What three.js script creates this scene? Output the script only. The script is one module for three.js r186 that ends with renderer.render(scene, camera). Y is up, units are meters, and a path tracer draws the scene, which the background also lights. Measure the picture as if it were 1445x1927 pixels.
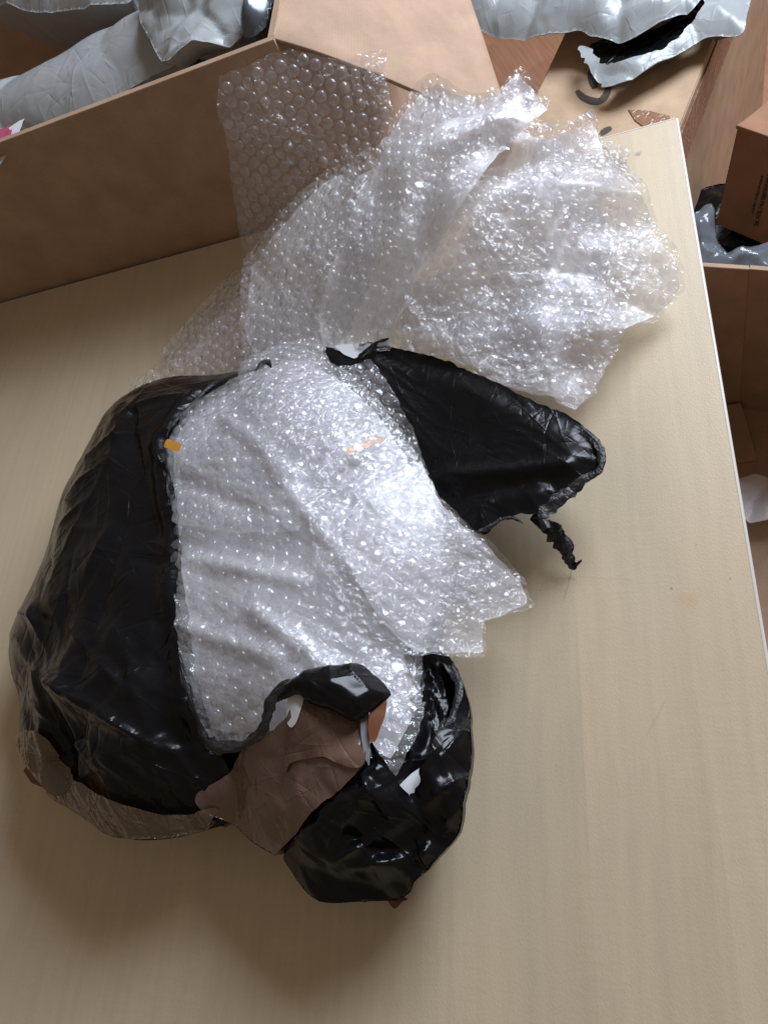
import * as THREE from 'three';
import { createNoise2D } from 'simplex-noise';
import { RectAreaLightUniformsLib } from 'three/addons/lights/RectAreaLightUniformsLib.js';
import { mergeGeometries } from 'three/addons/utils/BufferGeometryUtils.js';

// ---------------------------------------------------------------- camera, light, exposure
const F = 1400, CX = 722.5, CY = 963.5, EYE = 0.52;          // metres above the desk top; the desk top is y = 0
const V = (x, y, z) => new THREE.Vector3(x, y, z);
const awayDir = V(896 - CX, -2043 - CY, F).normalize(), leftDir = V(-3007.27 - CX, 1400.18 - CY, F).normalize();
const AX = leftDir.clone().negate(), AY = awayDir.clone().cross(leftDir), AZ = awayDir.clone().negate();
const scene = new THREE.Scene();
const camera = new THREE.PerspectiveCamera(2 * Math.atan(963.5 / F) * 180 / Math.PI, 767 / 1024, 0.02, 20);
camera.position.set(0, EYE, 0);
camera.quaternion.setFromRotationMatrix(new THREE.Matrix4().makeBasis(V(AX.x, AY.x, AZ.x), V(-AX.y, -AY.y, -AZ.y), V(-AX.z, -AY.z, -AZ.z)));
const renderer = new THREE.WebGLRenderer({ antialias: true });
renderer.toneMapping = THREE.LinearToneMapping;
renderer.toneMappingExposure = 1;
renderer.shadowMap.enabled = true;
scene.background = new THREE.Color().setRGB(0.178, 0.143, 0.114);   // the dim warm room round the desk
RectAreaLightUniformsLib.init();
const WIN = { at: V(0.68, 0.97, -1.45), to: V(-0.2, 0.02, -0.3), w: 0.95, h: 0.8, power: 16.5, color: [0.9, 0.98, 1.13] };

// ---------------------------------------------------------------- helpers
const mulberry = (a) => () => { a = (a + 0x6d2b79f5) | 0; let t = Math.imul(a ^ (a >>> 15), 1 | a); t = (t + Math.imul(t ^ (t >>> 7), 61 | t)) ^ t; return ((t ^ (t >>> 14)) >>> 0) / 4294967296; };
const rnd = mulberry(77), noise = createNoise2D(mulberry(5)), noiseB = createNoise2D(mulberry(9));
const clamp = (x, a = 0, b = 1) => Math.min(b, Math.max(a, x)), lerp = (a, b, t) => a + (b - a) * t, sstep = (a, b, x) => { const t = clamp((x - a) / (b - a)); return t * t * (3 - 2 * t); };
const fbm = (x, y, n = 4) => { let s = 0, a = 0.5; for (let i = 0; i < n; i++, a *= 0.5, x *= 2.03, y *= 2.03) s += a * noise(x, y); return s; };
const hash = (i, j, k) => { let h = Math.imul(i, 374761393) ^ Math.imul(j, 668265263) ^ Math.imul(k, 2147483629 ^ 0x5bd1e995); h = Math.imul(h ^ (h >>> 13), 1274126177); h ^= h >>> 16; return (h >>> 0) / 4294967296; };
// a creased surface: the upper envelope of tilted facets, one for each cell
function facet(x, y, cell, seed = 1) {
  x /= cell; y /= cell;
  const ix = Math.floor(x), iy = Math.floor(y);
  let best = -9;
  for (let i = ix - 1; i <= ix + 1; i++) for (let j = iy - 1; j <= iy + 1; j++) {
    const dx = x - i - hash(i, j, seed), dy = y - j - hash(i, j, seed + 1);
    const v = (hash(i, j, seed + 2) - 0.5) * 0.5 + (hash(i, j, seed + 3) - 0.5) * 1.4 * dx + (hash(i, j, seed + 4) - 0.5) * 1.4 * dy - 0.8 * (dx * dx + dy * dy);
    if (v > best) best = v;
  }
  return best * cell;
}
const crumple = (x, y, cell, seed = 1) => facet(x + 0.3 * cell * noise(x / cell * 0.7, y / cell * 0.7), y, cell, seed) - 0.7 * facet(x * 0.8 + y * 0.6, y * 0.8 - x * 0.6, cell * 0.62, seed + 11);
const ray = (px, py) => { const r = V(px - CX, py - CY, F); return V(AX.dot(r), AY.dot(r), AZ.dot(r)); };
const onY = (px, py, y = 0) => { const r = ray(px, py); return r.multiplyScalar((y - EYE) / r.y).add(camera.position); };
const onZ = (px, py, z) => { const r = ray(px, py); return r.multiplyScalar(z / r.z).add(camera.position); };
const hit = (px, py, h) => { let y = 0.03, p; for (let i = 0; i < 30; i++) { p = onY(px, py, y); y = 0.5 * y + 0.5 * h(p.x, p.z); } return [p.x, p.z]; };
const pairs = (a) => { const o = []; for (let i = 0; i < a.length; i += 2) o.push([a[i], a[i + 1]]); return o; };
const taken = {};
const numbered = (n) => { const k = taken[n] = (taken[n] ?? -1) + 1; return k ? n + '_' + String(k).padStart(3, '0') : n; };
function thing(name, label, category, group) {
  const o = new THREE.Group(); o.name = numbered(name); o.userData = { label, category }; if (group) o.userData.group = group; scene.add(o); return o;
}
function part(name, geo, mat, parent, kind) {
  const m = new THREE.Mesh(geo, mat); m.name = name; m.castShadow = m.receiveShadow = true; if (kind) m.userData.kind = kind; parent.add(m); return m;
}

// outlines: [points][outer?] -> dense closed loop of {x, y, o}
function loopOf(outer, inner, { round = true, jag = 0, jagOuter = 0, gap = 0.004, seed = 1 } = {}) {
  const pts = [...outer.map((p, i) => [...p, i < outer.length - 1 || !inner.length]), ...inner.map((p) => [...p, false])], n = pts.length, out = [];
  for (let i = 0; i < n; i++) {
    const a = pts[(i + n - 1) % n], b = pts[i], c = pts[(i + 1) % n], d = pts[(i + 2) % n], len = Math.hypot(c[0] - b[0], c[1] - b[1]), m = Math.max(1, Math.round(len / gap));
    for (let k = 0; k < m; k++) {
      const t = k / m, q = (j) => round ? 0.5 * (2 * b[j] + (c[j] - a[j]) * t + (2 * a[j] - 5 * b[j] + 4 * c[j] - d[j]) * t * t + (3 * b[j] - a[j] - 3 * c[j] + d[j]) * t * t * t) : lerp(b[j], c[j], t);
      out.push({ x: q(0), y: q(1), o: b[2] });
    }
  }
  const r = mulberry(seed * 131 + 7);
  return out.map((p, i) => {
    const a = out[(i + out.length - 1) % out.length], c = out[(i + 1) % out.length], l = Math.hypot(c.x - a.x, c.y - a.y) || 1, amp = (p.o ? jagOuter : jag);
    const k = amp * ((r() - 0.5) * 1.2 + noise(i * 0.23, seed * 3.7) * 0.9);
    return { x: p.x - (c.y - a.y) / l * k, y: p.y + (c.x - a.x) / l * k, o: p.o };
  });
}
function fieldOf(loop) {
  const n = loop.length, ax = new Float64Array(n), ay = new Float64Array(n), bx = new Float64Array(n), by = new Float64Array(n), il = new Float64Array(n);
  loop.forEach((p, i) => { const q = loop[(i + 1) % n]; ax[i] = p.x; ay[i] = p.y; bx[i] = q.x - p.x; by[i] = q.y - p.y; il[i] = 1 / (bx[i] ** 2 + by[i] ** 2 || 1e-12); });
  // [signed distance, distance to the closed (outer) edges]
  return (x, y) => {
    let best = 1e9, bo = 1e9, inside = false;
    for (let i = 0; i < n; i++) {
      const px = x - ax[i], py = y - ay[i], t = clamp((px * bx[i] + py * by[i]) * il[i]), dx = px - t * bx[i], dy = py - t * by[i], d = dx * dx + dy * dy;
      if (d < best) best = d;
      if (loop[i].o && d < bo) bo = d;
      if ((ay[i] > y) !== (ay[i] + by[i] > y) && x < ax[i] + bx[i] * (y - ay[i]) / by[i]) inside = !inside;
    }
    return [inside ? Math.sqrt(best) : -Math.sqrt(best), Math.sqrt(bo)];
  };
}
const LEVEL = { o: V(0, 0, 0), e1: V(1, 0, 0), e2: V(0, 0, 1), n: V(0, 1, 0) };
const flip = (f) => f.e1.clone().cross(f.e2).dot(f.n) < 0;
function frameOf(p0, p1, p2) {
  const e1 = p1.clone().sub(p0).normalize(), n = e1.clone().cross(p2.clone().sub(p0)).normalize();
  if (n.dot(camera.position.clone().sub(p0)) < 0) n.negate();
  return { o: p0.clone(), e1, e2: n.clone().cross(e1), n };
}
const onFrame = (f, px, py) => { const r = ray(px, py), t = f.o.clone().sub(camera.position).dot(f.n) / r.dot(f.n), p = r.multiplyScalar(t).add(camera.position).sub(f.o); return [p.dot(f.e1), p.dot(f.e2)]; };
const place = (f, s, t, w) => f.o.clone().addScaledVector(f.e1, s).addScaledVector(f.e2, t).addScaledVector(f.n, w);

// a sheet cut to an outline and raised by h(s, t, d, dOuter); closed edges curl under and run down to the height `skirt`
function patch(loop, step, h, { frame = LEVEL, skirt = null, tuck = 0.02, curl = 0.004 } = {}) {
  const F2 = fieldOf(loop), xs = loop.map((p) => p.x), ys = loop.map((p) => p.y), x0 = Math.min(...xs) - step, y0 = Math.min(...ys) - step;
  const nx = Math.ceil((Math.max(...xs) + step - x0) / step) + 1, ny = Math.ceil((Math.max(...ys) + step - y0) / step) + 1, d = new Float64Array(nx * ny);
  for (let j = 0; j < ny; j++) for (let i = 0; i < nx; i++) d[j * nx + i] = F2(x0 + i * step, y0 + j * step)[0];
  const st = [], index = [], keys = new Map(), rim = new Set(), rimEdges = [];
  const node = (k) => { if (!keys.has(k)) { keys.set(k, st.length); st.push([x0 + (k % nx) * step, y0 + Math.floor(k / nx) * step]); } return keys.get(k); };
  const cut = (a, b) => {
    if (a > b) [a, b] = [b, a];
    const k = a * 4e6 + b + 1e13;
    if (!keys.has(k)) { const t = clamp(d[a] / (d[a] - d[b]), 0.02, 0.98); keys.set(k, st.length); rim.add(st.length); st.push([lerp(x0 + (a % nx) * step, x0 + (b % nx) * step, t), lerp(y0 + Math.floor(a / nx) * step, y0 + Math.floor(b / nx) * step, t)]); }
    return keys.get(k);
  };
  const rev = flip(frame), put = (a, b, c) => (rev ? index.push(a, c, b) : index.push(a, b, c));
  const tri = (a, b, c) => {
    const v = [a, b, c], s = v.map((k) => d[k] > 0), m = s.filter(Boolean).length;
    if (!m) return;
    if (m === 3) return put(node(a), node(b), node(c));
    const lone = m === 1, q = s.indexOf(lone), A = v[q], B = v[(q + 1) % 3], C = v[(q + 2) % 3], p = cut(A, B), r = cut(A, C);
    if (lone) { put(node(A), p, r); rimEdges.push([p, r]); } else { put(p, node(B), node(C)); put(p, node(C), r); rimEdges.push([r, p]); }
  };
  for (let j = 0; j < ny - 1; j++) for (let i = 0; i < nx - 1; i++) {
    const a = j * nx + i, b = a + 1, c = a + nx, e = c + 1;
    if ((i + j) & 1) { tri(a, b, e); tri(a, e, c); } else { tri(a, b, c); tri(b, e, c); }
  }
  const pos = [], uv = [], at = (s, t) => { const [dd, dо] = F2(s, t); return h(s, t, Math.max(0, dd), dо); };
  const P = new THREE.Vector3();
  const add = (s, t, w) => { P.copy(place(frame, s, t, w)); pos.push(P.x, P.y, P.z); uv.push(s, t); return pos.length / 3 - 1; };
  const ws = st.map(([s, t]) => { const w = at(s, t); add(s, t, w); return w; });
  if (skirt !== null) {
    const rings = new Map(), ring = (v) => {
      if (!rings.has(v)) {
        const [s, t] = st[v], e = 0.003, gx = F2(s + e, t)[0] - F2(s - e, t)[0], gy = F2(s, t + e)[0] - F2(s, t - e)[0], l = Math.hypot(gx, gy) || 1, w = ws[v];
        rings.set(v, [v, ...[[0.12, 0.02], [0.35, 0.22], [0.7, 0.65], [1, 1.2]].map(([f, k]) => { const wob = 1 + 0.25 * noise(s * 18 + f * 2, t * 18); return add(s + gx / l * (tuck * k * wob), t + gy / l * (tuck * k * wob), lerp(w, skirt, f)); })]);
      }
      return rings.get(v);
    };
    for (const [a, b] of rimEdges) {
      const m = F2((st[a][0] + st[b][0]) / 2, (st[a][1] + st[b][1]) / 2);
      if (m[1] > Math.abs(m[0]) + 0.0012) continue;
      const A = ring(a), B = ring(b);
      for (let k = 0; k < A.length - 1; k++) { put(A[k], B[k], B[k + 1]); put(A[k], B[k + 1], A[k + 1]); }
    }
  }
  const g = new THREE.BufferGeometry();
  g.setAttribute('position', new THREE.Float32BufferAttribute(pos, 3));
  g.setAttribute('uv', new THREE.Float32BufferAttribute(uv, 2));
  g.setIndex(index);
  g.computeVertexNormals();
  return { geo: g, frame, inside: (s, t) => F2(s, t)[0], at, box: [x0, y0, x0 + nx * step, y0 + ny * step] };
}
function slab(corners, thick, mat, name, parent, uvScale = 1) {   // a flat panel of cardboard: four (or more) corners, its thickness behind them
  const f = frameOf(corners[0], corners[1], corners[corners.length - 1]);
  const pts = corners.map((c) => { const p = c.clone().sub(f.o); return new THREE.Vector2(p.dot(f.e1), p.dot(f.e2)); });
  const g = new THREE.ExtrudeGeometry(new THREE.Shape(pts), { depth: thick, bevelEnabled: true, bevelThickness: 0.0006, bevelSize: 0.0006, bevelSegments: 1, steps: 1 });
  g.applyMatrix4(new THREE.Matrix4().makeBasis(f.e1, f.e2, f.n).setPosition(f.o.clone().addScaledVector(f.n, -thick)));
  return part(name, g, mat, parent);
}

// ---------------------------------------------------------------- textures and materials
const S = (r, g, b) => new THREE.Color().setRGB(r, g, b);
function canvasTex(w, h, pixel, draw, srgb = true) {
  const c = document.createElement('canvas'); c.width = w; c.height = h;
  const x = c.getContext('2d'), im = x.createImageData(w, h);
  for (let j = 0, k = 0; j < h; j++) for (let i = 0; i < w; i++, k += 4) { const p = pixel(i, j); im.data[k] = p[0]; im.data[k + 1] = p[1]; im.data[k + 2] = p[2]; im.data[k + 3] = 255; }
  x.putImageData(im, 0, 0);
  if (draw) draw(x);
  const t = new THREE.CanvasTexture(c); t.wrapS = t.wrapT = THREE.MirroredRepeatWrapping; t.flipY = false; if (srgb) t.colorSpace = THREE.SRGBColorSpace; t.magFilter = THREE.LinearFilter;
  return t;
}
const g8 = (v) => { v = clamp(v * 255, 0, 255); return [v, v, v]; };
const rep = (t, k, l = k) => { t.repeat.set(k, l); return t; };
const orangePeel = rep(canvasTex(512, 512, (i, j) => g8(0.5 + 0.33 * noise(i * 0.09, j * 0.055) + 0.25 * noiseB(i * 0.21, j * 0.15)), null, false), 1 / 0.07);
const crinkle = rep(canvasTex(1024, 1024, (i, j) => g8(0.5 + 5 * (0.7 * crumple(i / 1024, j / 1024, 0.06, 3) + 0.75 * crumple(i / 1024, j / 1024, 0.026, 23) + 0.6 * crumple(i / 1024, j / 1024, 0.012, 29)))), 1 / 0.16); crinkle.colorSpace = THREE.NoColorSpace;
// thin plastic film: long sharp creases of many lengths
function creaseTex(count, w0, size) {
  const N = 1024, a = new Float32Array(N * N), q = mulberry(count + 3);
  for (let k = 0; k < count; k++) {
    const x = q() * N, y = q() * N, an = q() * Math.PI, len = 30 + 260 * q() ** 2, w = w0 * (0.5 + q()), up = (q() < 0.6 ? 1 : -1) * (0.3 + 0.7 * q()), cx = Math.cos(an), cy = Math.sin(an), bend = (q() - 0.5) * 0.003, R = Math.ceil(len / 2 + 5 * w);
    for (let j = -R; j <= R; j++) for (let i = -R; i <= R; i++) {
      const u = i * cx + j * cy, v = Math.abs(-i * cy + j * cx + bend * u * u); if (v > 5 * w || Math.abs(u) > len / 2) continue;
      a[((Math.round(y) + j + 2 * N) % N) * N + (Math.round(x) + i + 2 * N) % N] += up * Math.exp(-v / w) * (1 - (2 * u / len) ** 2);
    }
  }
  const t = canvasTex(N, N, (i, j) => g8(0.5 + 0.16 * a[j * N + i]), null, false); t.wrapS = t.wrapT = THREE.RepeatWrapping; return rep(t, 1 / size);
}
const creases = creaseTex(420, 7, 0.26), creasesFine = creaseTex(900, 4, 0.2);
const fibre = rep(canvasTex(512, 512, (i, j) => g8(0.5 + 0.3 * fbm(i * 0.02, j * 0.3, 3) + 0.3 * noise(i * 0.5, j * 0.5)), null, false), 1 / 0.12);

// desk laminate: pale wood-print strips that run away from the viewer, fine pores, a few scratches
const DX0 = -1.25, DZ0 = -0.63, DW = 1.36, DH = 1.36;
const seams = [-1.1, -0.93, -0.81, -0.693, -0.56, -0.406, -0.3, -0.19, -0.066, 0.01];
const woodTex = canvasTex(2048, 2048, (i, j) => {
  const x = DX0 + i / 2048 * DW, z = DZ0 + j / 2048 * DH;
  let k = 0; while (k < seams.length && x > seams[k] + 0.0008 * noise(z * 4, k)) k++;
  const tone = (hash(k, 3, 8) - 0.5) * 0.1, xl = x - (seams[k - 1] ?? -1.3), bend = 0.012 * noise(z * 2.2 + k * 9, k * 3.1) + 0.004 * noise(z * 7, k);
  const rings = Math.sin((xl + bend + 0.05 * (hash(k, 5, 2)) * Math.pow(z + 0.3, 2)) * (260 + 120 * hash(k, 1, 1)) + 3 * noise(x * 30 + k, z * 1.5));
  const streak = noise(x * 160, z * 2.2 + k * 5), pores = Math.max(0, noise(x * 900, z * 34) - 0.45), cross = noise(x * 25, z * 240), mottle = fbm(x * 7 + k, z * 3, 3);
  const v = 1 + tone * 0.4 + 0.008 * rings + 0.008 * streak - 0.05 * pores + 0.01 * cross * sstep(0, 0.5, noise(x * 9, z * 6)) + 0.03 * mottle, w = 0.018 * noise(x * 12 + 4, z * 2 + k) + tone * 0.2 + 0.012 * mottle;
  return [clamp(204 * v + 36 * w, 0, 255), clamp(187 * v, 0, 255), clamp(158 * v - 42 * w, 0, 255)];
}, (c) => {
  const X = (x) => (x - DX0) / DW * 2048, Z = (z) => (z - DZ0) / DH * 2048;
  const line = (x1, z1, x2, z2, a, w = 0.8) => { c.strokeStyle = `rgba(70,55,40,${a})`; c.lineWidth = w; c.beginPath(); c.moveTo(X(x1), Z(z1)); c.quadraticCurveTo(X((x1 + x2) / 2) + 1.5, Z((z1 + z2) / 2), X(x2), Z(z2)); c.stroke(); };
  line(-0.0668, -0.1983, -0.0737, -0.1745, 0.4, 0.6); line(-0.066, -0.192, -0.025, -0.186, 0.15, 0.5); line(-0.0127, -0.1017, -0.0262, -0.08, 0.22, 0.6);
  for (const [x, z, a, r] of [[0.014, -0.5964, 0.35, 5], [0.0, -0.59, 0.18, 7], [0.0092, -0.1686, 0.05, 13]]) { c.fillStyle = a > 0.12 ? `rgba(80,70,60,${a})` : `rgba(190,120,50,${a * 1.6})`; for (let k = 0; k < 6; k++) { c.beginPath(); c.ellipse(X(x) + (k - 3) * r * 0.25, Z(z) + Math.sin(k * 2.1) * r * 0.3, r * (0.5 + 0.08 * k), r * 0.45, 0.5 + k * 0.3, 0, 7); c.globalAlpha = 0.35; c.fill(); c.globalAlpha = 1; } }
  for (let k = 0; k < 130; k++) { c.fillStyle = `rgba(60,45,30,${0.15 + 0.4 * hash(k, 2, 6)})`; const s = 0.5 + 1.6 * hash(k, 9, 9) ** 3; c.fillRect(hash(k, 1, 4) * 2048, hash(k, 7, 4) * 2048, s, s * (1 + 2 * hash(k, 3, 3))); }
});
const M = {};
M.desk = new THREE.MeshPhysicalMaterial({ name: 'desk_laminate', map: woodTex, roughness: 0.42, bumpMap: orangePeel, bumpScale: 0.00007 });
M.edge = new THREE.MeshStandardMaterial({ name: 'edge_banding', color: S(0.66, 0.62, 0.55), roughness: 0.3 });
const kraft = (r, g, b, seed) => canvasTex(1024, 1024, (i, j) => { const n = 1 + 0.09 * fbm(i * 0.006 + seed, j * 0.006, 4) + 0.035 * noise(i * 0.05, j * 0.7 + seed) + 0.03 * (hash(i, j, seed) - 0.5) + 0.012 * Math.sin(i * 0.9); return [r * n, g * n, b * n].map((v) => clamp(v, 0, 255)); }, (c) => { for (let k = 0; k < 160; k++) { c.fillStyle = hash(k, seed, 1) > 0.5 ? 'rgba(70,40,20,0.35)' : 'rgba(225,200,170,0.3)'; c.fillRect(hash(k, 1, seed) * 1024, hash(k, 2, seed) * 1024, 1 + 2 * hash(k, 4, 4), 1); } });
M.card = new THREE.MeshStandardMaterial({ name: 'brown_cardboard', map: rep(kraft(172, 143, 118, 1), 1 / 0.45), roughness: 0.82, bumpMap: fibre, bumpScale: 0.0001 });
M.cardTan = new THREE.MeshStandardMaterial({ name: 'tan_cardboard', map: rep(kraft(186, 158, 128, 5), 1 / 0.4), roughness: 0.8, bumpMap: fibre, bumpScale: 0.0001 });
M.cardShaded = new THREE.MeshStandardMaterial({ name: 'shade_toned_cardboard', map: rep(kraft(150, 110, 84, 9), 1 / 0.4), roughness: 0.85 });  // plain brown board, darkened so its colour holds shade from neighbouring boxes
M.black = new THREE.MeshPhysicalMaterial({ name: 'black_polythene', color: S(0.005, 0.005, 0.0062), roughness: 0.23, specularIntensity: 0.5, bumpMap: creases, bumpScale: 0.0044 });
M.blackFlat = new THREE.MeshPhysicalMaterial({ name: 'flat_black_polythene', color: S(0.004, 0.004, 0.005), roughness: 0.26, specularIntensity: 0.5, bumpMap: creasesFine, bumpScale: 0.0011 });
M.blackTorn = new THREE.MeshPhysicalMaterial({ name: 'stretched_black_polythene', color: S(0.02, 0.02, 0.022), roughness: 0.42, bumpMap: crinkle, bumpScale: 0.0025 });
M.grey = new THREE.MeshPhysicalMaterial({ name: 'grey_polythene', color: S(0.34, 0.365, 0.37), roughness: 0.3, bumpMap: creases, bumpScale: 0.0025 });
M.silver = new THREE.MeshPhysicalMaterial({ name: 'silver_grey_film', color: S(0.12, 0.14, 0.16), metalness: 0.3, roughness: 0.22 });
M.tape = new THREE.MeshPhysicalMaterial({ name: 'brown_packing_tape', color: S(0.22, 0.145, 0.106), roughness: 0.16, transmission: 0.25, bumpMap: creasesFine, bumpScale: 0.0018 });
M.tapeDouble = new THREE.MeshPhysicalMaterial({ name: 'doubled_brown_tape', color: S(0.14, 0.085, 0.06), roughness: 0.24, bumpMap: creasesFine, bumpScale: 0.002 });
M.tapeRed = new THREE.MeshPhysicalMaterial({ name: 'red_brown_packing_tape', color: S(0.19, 0.07, 0.028), roughness: 0.25, transmission: 0.25 });
M.tapeClear = new THREE.MeshPhysicalMaterial({ name: 'clear_packing_tape', color: S(0.46, 0.32, 0.21), roughness: 0.14, transmission: 0.72, bumpMap: creasesFine, bumpScale: 0.006 });
M.amber = new THREE.MeshPhysicalMaterial({ name: 'amber_tape', color: S(0.58, 0.25, 0.035), roughness: 0.3 });
M.paper = new THREE.MeshStandardMaterial({ name: 'white_label_paper', color: S(0.72, 0.73, 0.76), roughness: 0.6 });
M.ink = new THREE.MeshStandardMaterial({ name: 'black_ink', color: S(0.03, 0.03, 0.032), roughness: 0.7 });
M.inkSoft = new THREE.MeshStandardMaterial({ name: 'printed_ink_on_cardboard', color: S(0.075, 0.058, 0.048), roughness: 0.8 });
const wrapMat = (name, t, c = 0.93, b = 0.014, r = 0.1) => new THREE.MeshPhysicalMaterial({ name, color: S(c, c, c * 1.01), transmission: t, roughness: r, ior: 1.5, bumpMap: crinkle, bumpScale: b });
M.wrap = wrapMat('bubble_film', 0.9, 0.98, 0.0125); M.wrapSoft = wrapMat('milky_bubble_film', 0.86, 0.98, 0.008); M.wrapClear = wrapMat('clear_bubble_film', 0.86, 0.97); M.wrapCrisp = wrapMat('crumpled_bubble_film', 0.88, 0.98, 0.018); M.wrapHaze = wrapMat('doubled_bubble_film', 0.7, 0.98, 0.002, 0.3); M.wrapMilk = wrapMat('folded_bubble_film', 0.42, 0.97, 0.001, 0.35);
const bubMat = (name, t) => new THREE.MeshPhysicalMaterial({ name, color: S(0.95, 0.95, 0.96), transmission: t, roughness: 0.1, ior: 1.5 });
M.bubble = bubMat('air_bubble_film', 0.92); M.bubbleSoft = bubMat('soft_air_bubble_film', 0.94); M.bubbleClear = bubMat('clear_air_bubble_film', 0.92);
M.film = new THREE.MeshPhysicalMaterial({ name: 'thin_clear_bag', color: S(0.5, 0.55, 0.62), transmission: 0.75, roughness: 0.15 });

// ---------------------------------------------------------------- window (out of the frame, the light of the place)
{
  const t = thing('window', 'white framed window letting daylight in beyond the desk', 'window');
  t.position.copy(WIN.at); t.lookAt(WIN.to);
  const pane = new THREE.MeshStandardMaterial({ name: 'daylit_window_glass', color: S(0.05, 0.05, 0.05), roughness: 0.2, emissive: S(...WIN.color), emissiveIntensity: 1.0 });
  const frame = new THREE.MeshStandardMaterial({ name: 'white_window_paint', color: S(0.8, 0.8, 0.78), roughness: 0.5 });
  const bar = (x, y, w, h) => { const g = new THREE.BoxGeometry(w, h, 0.06); g.translate(x, y, -0.04); part('frame_bar', g, frame, t); };
  bar(0, WIN.h / 2 + 0.03, WIN.w + 0.12, 0.06); bar(0, -WIN.h / 2 - 0.03, WIN.w + 0.12, 0.06); bar(-WIN.w / 2 - 0.03, 0, 0.06, WIN.h); bar(WIN.w / 2 + 0.03, 0, 0.06, WIN.h);
  const g = new THREE.BoxGeometry(WIN.w, WIN.h, 0.006); g.translate(0, 0, -0.05); part('glowing_window_pane', g, pane, t);
  const l = new THREE.RectAreaLight(S(...WIN.color), WIN.power, WIN.w, WIN.h); l.name = 'window_light';
  l.position.copy(WIN.at); l.lookAt(WIN.to); scene.add(l);
}

// ---------------------------------------------------------------- floor and desk
{
  const boards = canvasTex(1024, 1024, (i, j) => { const k = Math.floor(i / 128), v = 1 + 0.1 * (hash(k, Math.floor((j + 300 * hash(k, 1, 1)) / 700), 3) - 0.5) + 0.05 * noise(i * 0.12, j * 0.008 + k * 7) + 0.05 * fbm(i * 0.01, j * 0.004, 3); return [188 * v, 138 * v, 108 * v].map((x) => clamp(x, 0, 255)); });
  const m = new THREE.MeshStandardMaterial({ name: 'floor_laminate', map: rep(boards, 1 / 1.3), roughness: 0.45 });
  const g = new THREE.PlaneGeometry(5, 5); g.rotateX(-Math.PI / 2); g.rotateY(0.35);
  const p = g.attributes.position, uv = g.attributes.uv; for (let i = 0; i < p.count; i++) uv.setXY(i, uv.getX(i) * 5, uv.getY(i) * 5);
  const f = part('floor', g, m, scene, 'structure'); f.position.set(-0.2, -0.74, -1); f.userData.label = 'warm pinkish wood laminate floor behind the desk'; f.userData.category = 'floor';
}
const BACK = -0.631, RIGHT = 0.052;
{
  const t = thing('desk', 'pale maple laminate desk top with a white edge strip', 'desk');
  const g = new THREE.BoxGeometry(1.3, 0.025, 1.0); g.translate(RIGHT - 0.0022 - 0.65, -0.0125, BACK + 0.0022 + 0.5);
  const p = g.attributes.position, uv = g.attributes.uv; for (let i = 0; i < p.count; i++) uv.setXY(i, (p.getX(i) - DX0) / DW, (p.getZ(i) - DZ0) / DH);
  part('desk_top', g, M.desk, t);
  const strip = (len, name) => { const s = new THREE.Shape(); s.moveTo(0, -0.025); s.lineTo(0.0022, -0.025); s.lineTo(0.0022, -0.0016); s.quadraticCurveTo(0.0021, 0.0001, 0.0006, 0.0002); s.lineTo(0, 0.0002); const e = new THREE.ExtrudeGeometry(s, { depth: len, bevelEnabled: false, curveSegments: 6 }); return e; };
  const a = strip(1.0); a.translate(RIGHT - 0.0022, 0, BACK + 0.0022); part('edge_strip', a, M.edge, t);
  const b = strip(1.3); b.rotateY(Math.PI / 2); b.scale(1, 1, 1); b.translate(RIGHT - 1.3 - 0.0022, 0, BACK + 0.0022); part('edge_strip', b, M.edge, t);
  for (const [x, z] of [[RIGHT - 0.07, BACK + 0.1], [RIGHT - 0.07, BACK + 0.92], [RIGHT - 1.2, BACK + 0.1], [RIGHT - 1.2, BACK + 0.92]]) { const l = new THREE.CylinderGeometry(0.022, 0.018, 0.715, 16); l.translate(x, -0.025 - 0.3575, z); part('leg', l, new THREE.MeshStandardMaterial({ color: S(0.4, 0.4, 0.4), metalness: 0.8, roughness: 0.4, name: 'grey_leg_metal' }), t); }
}

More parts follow.
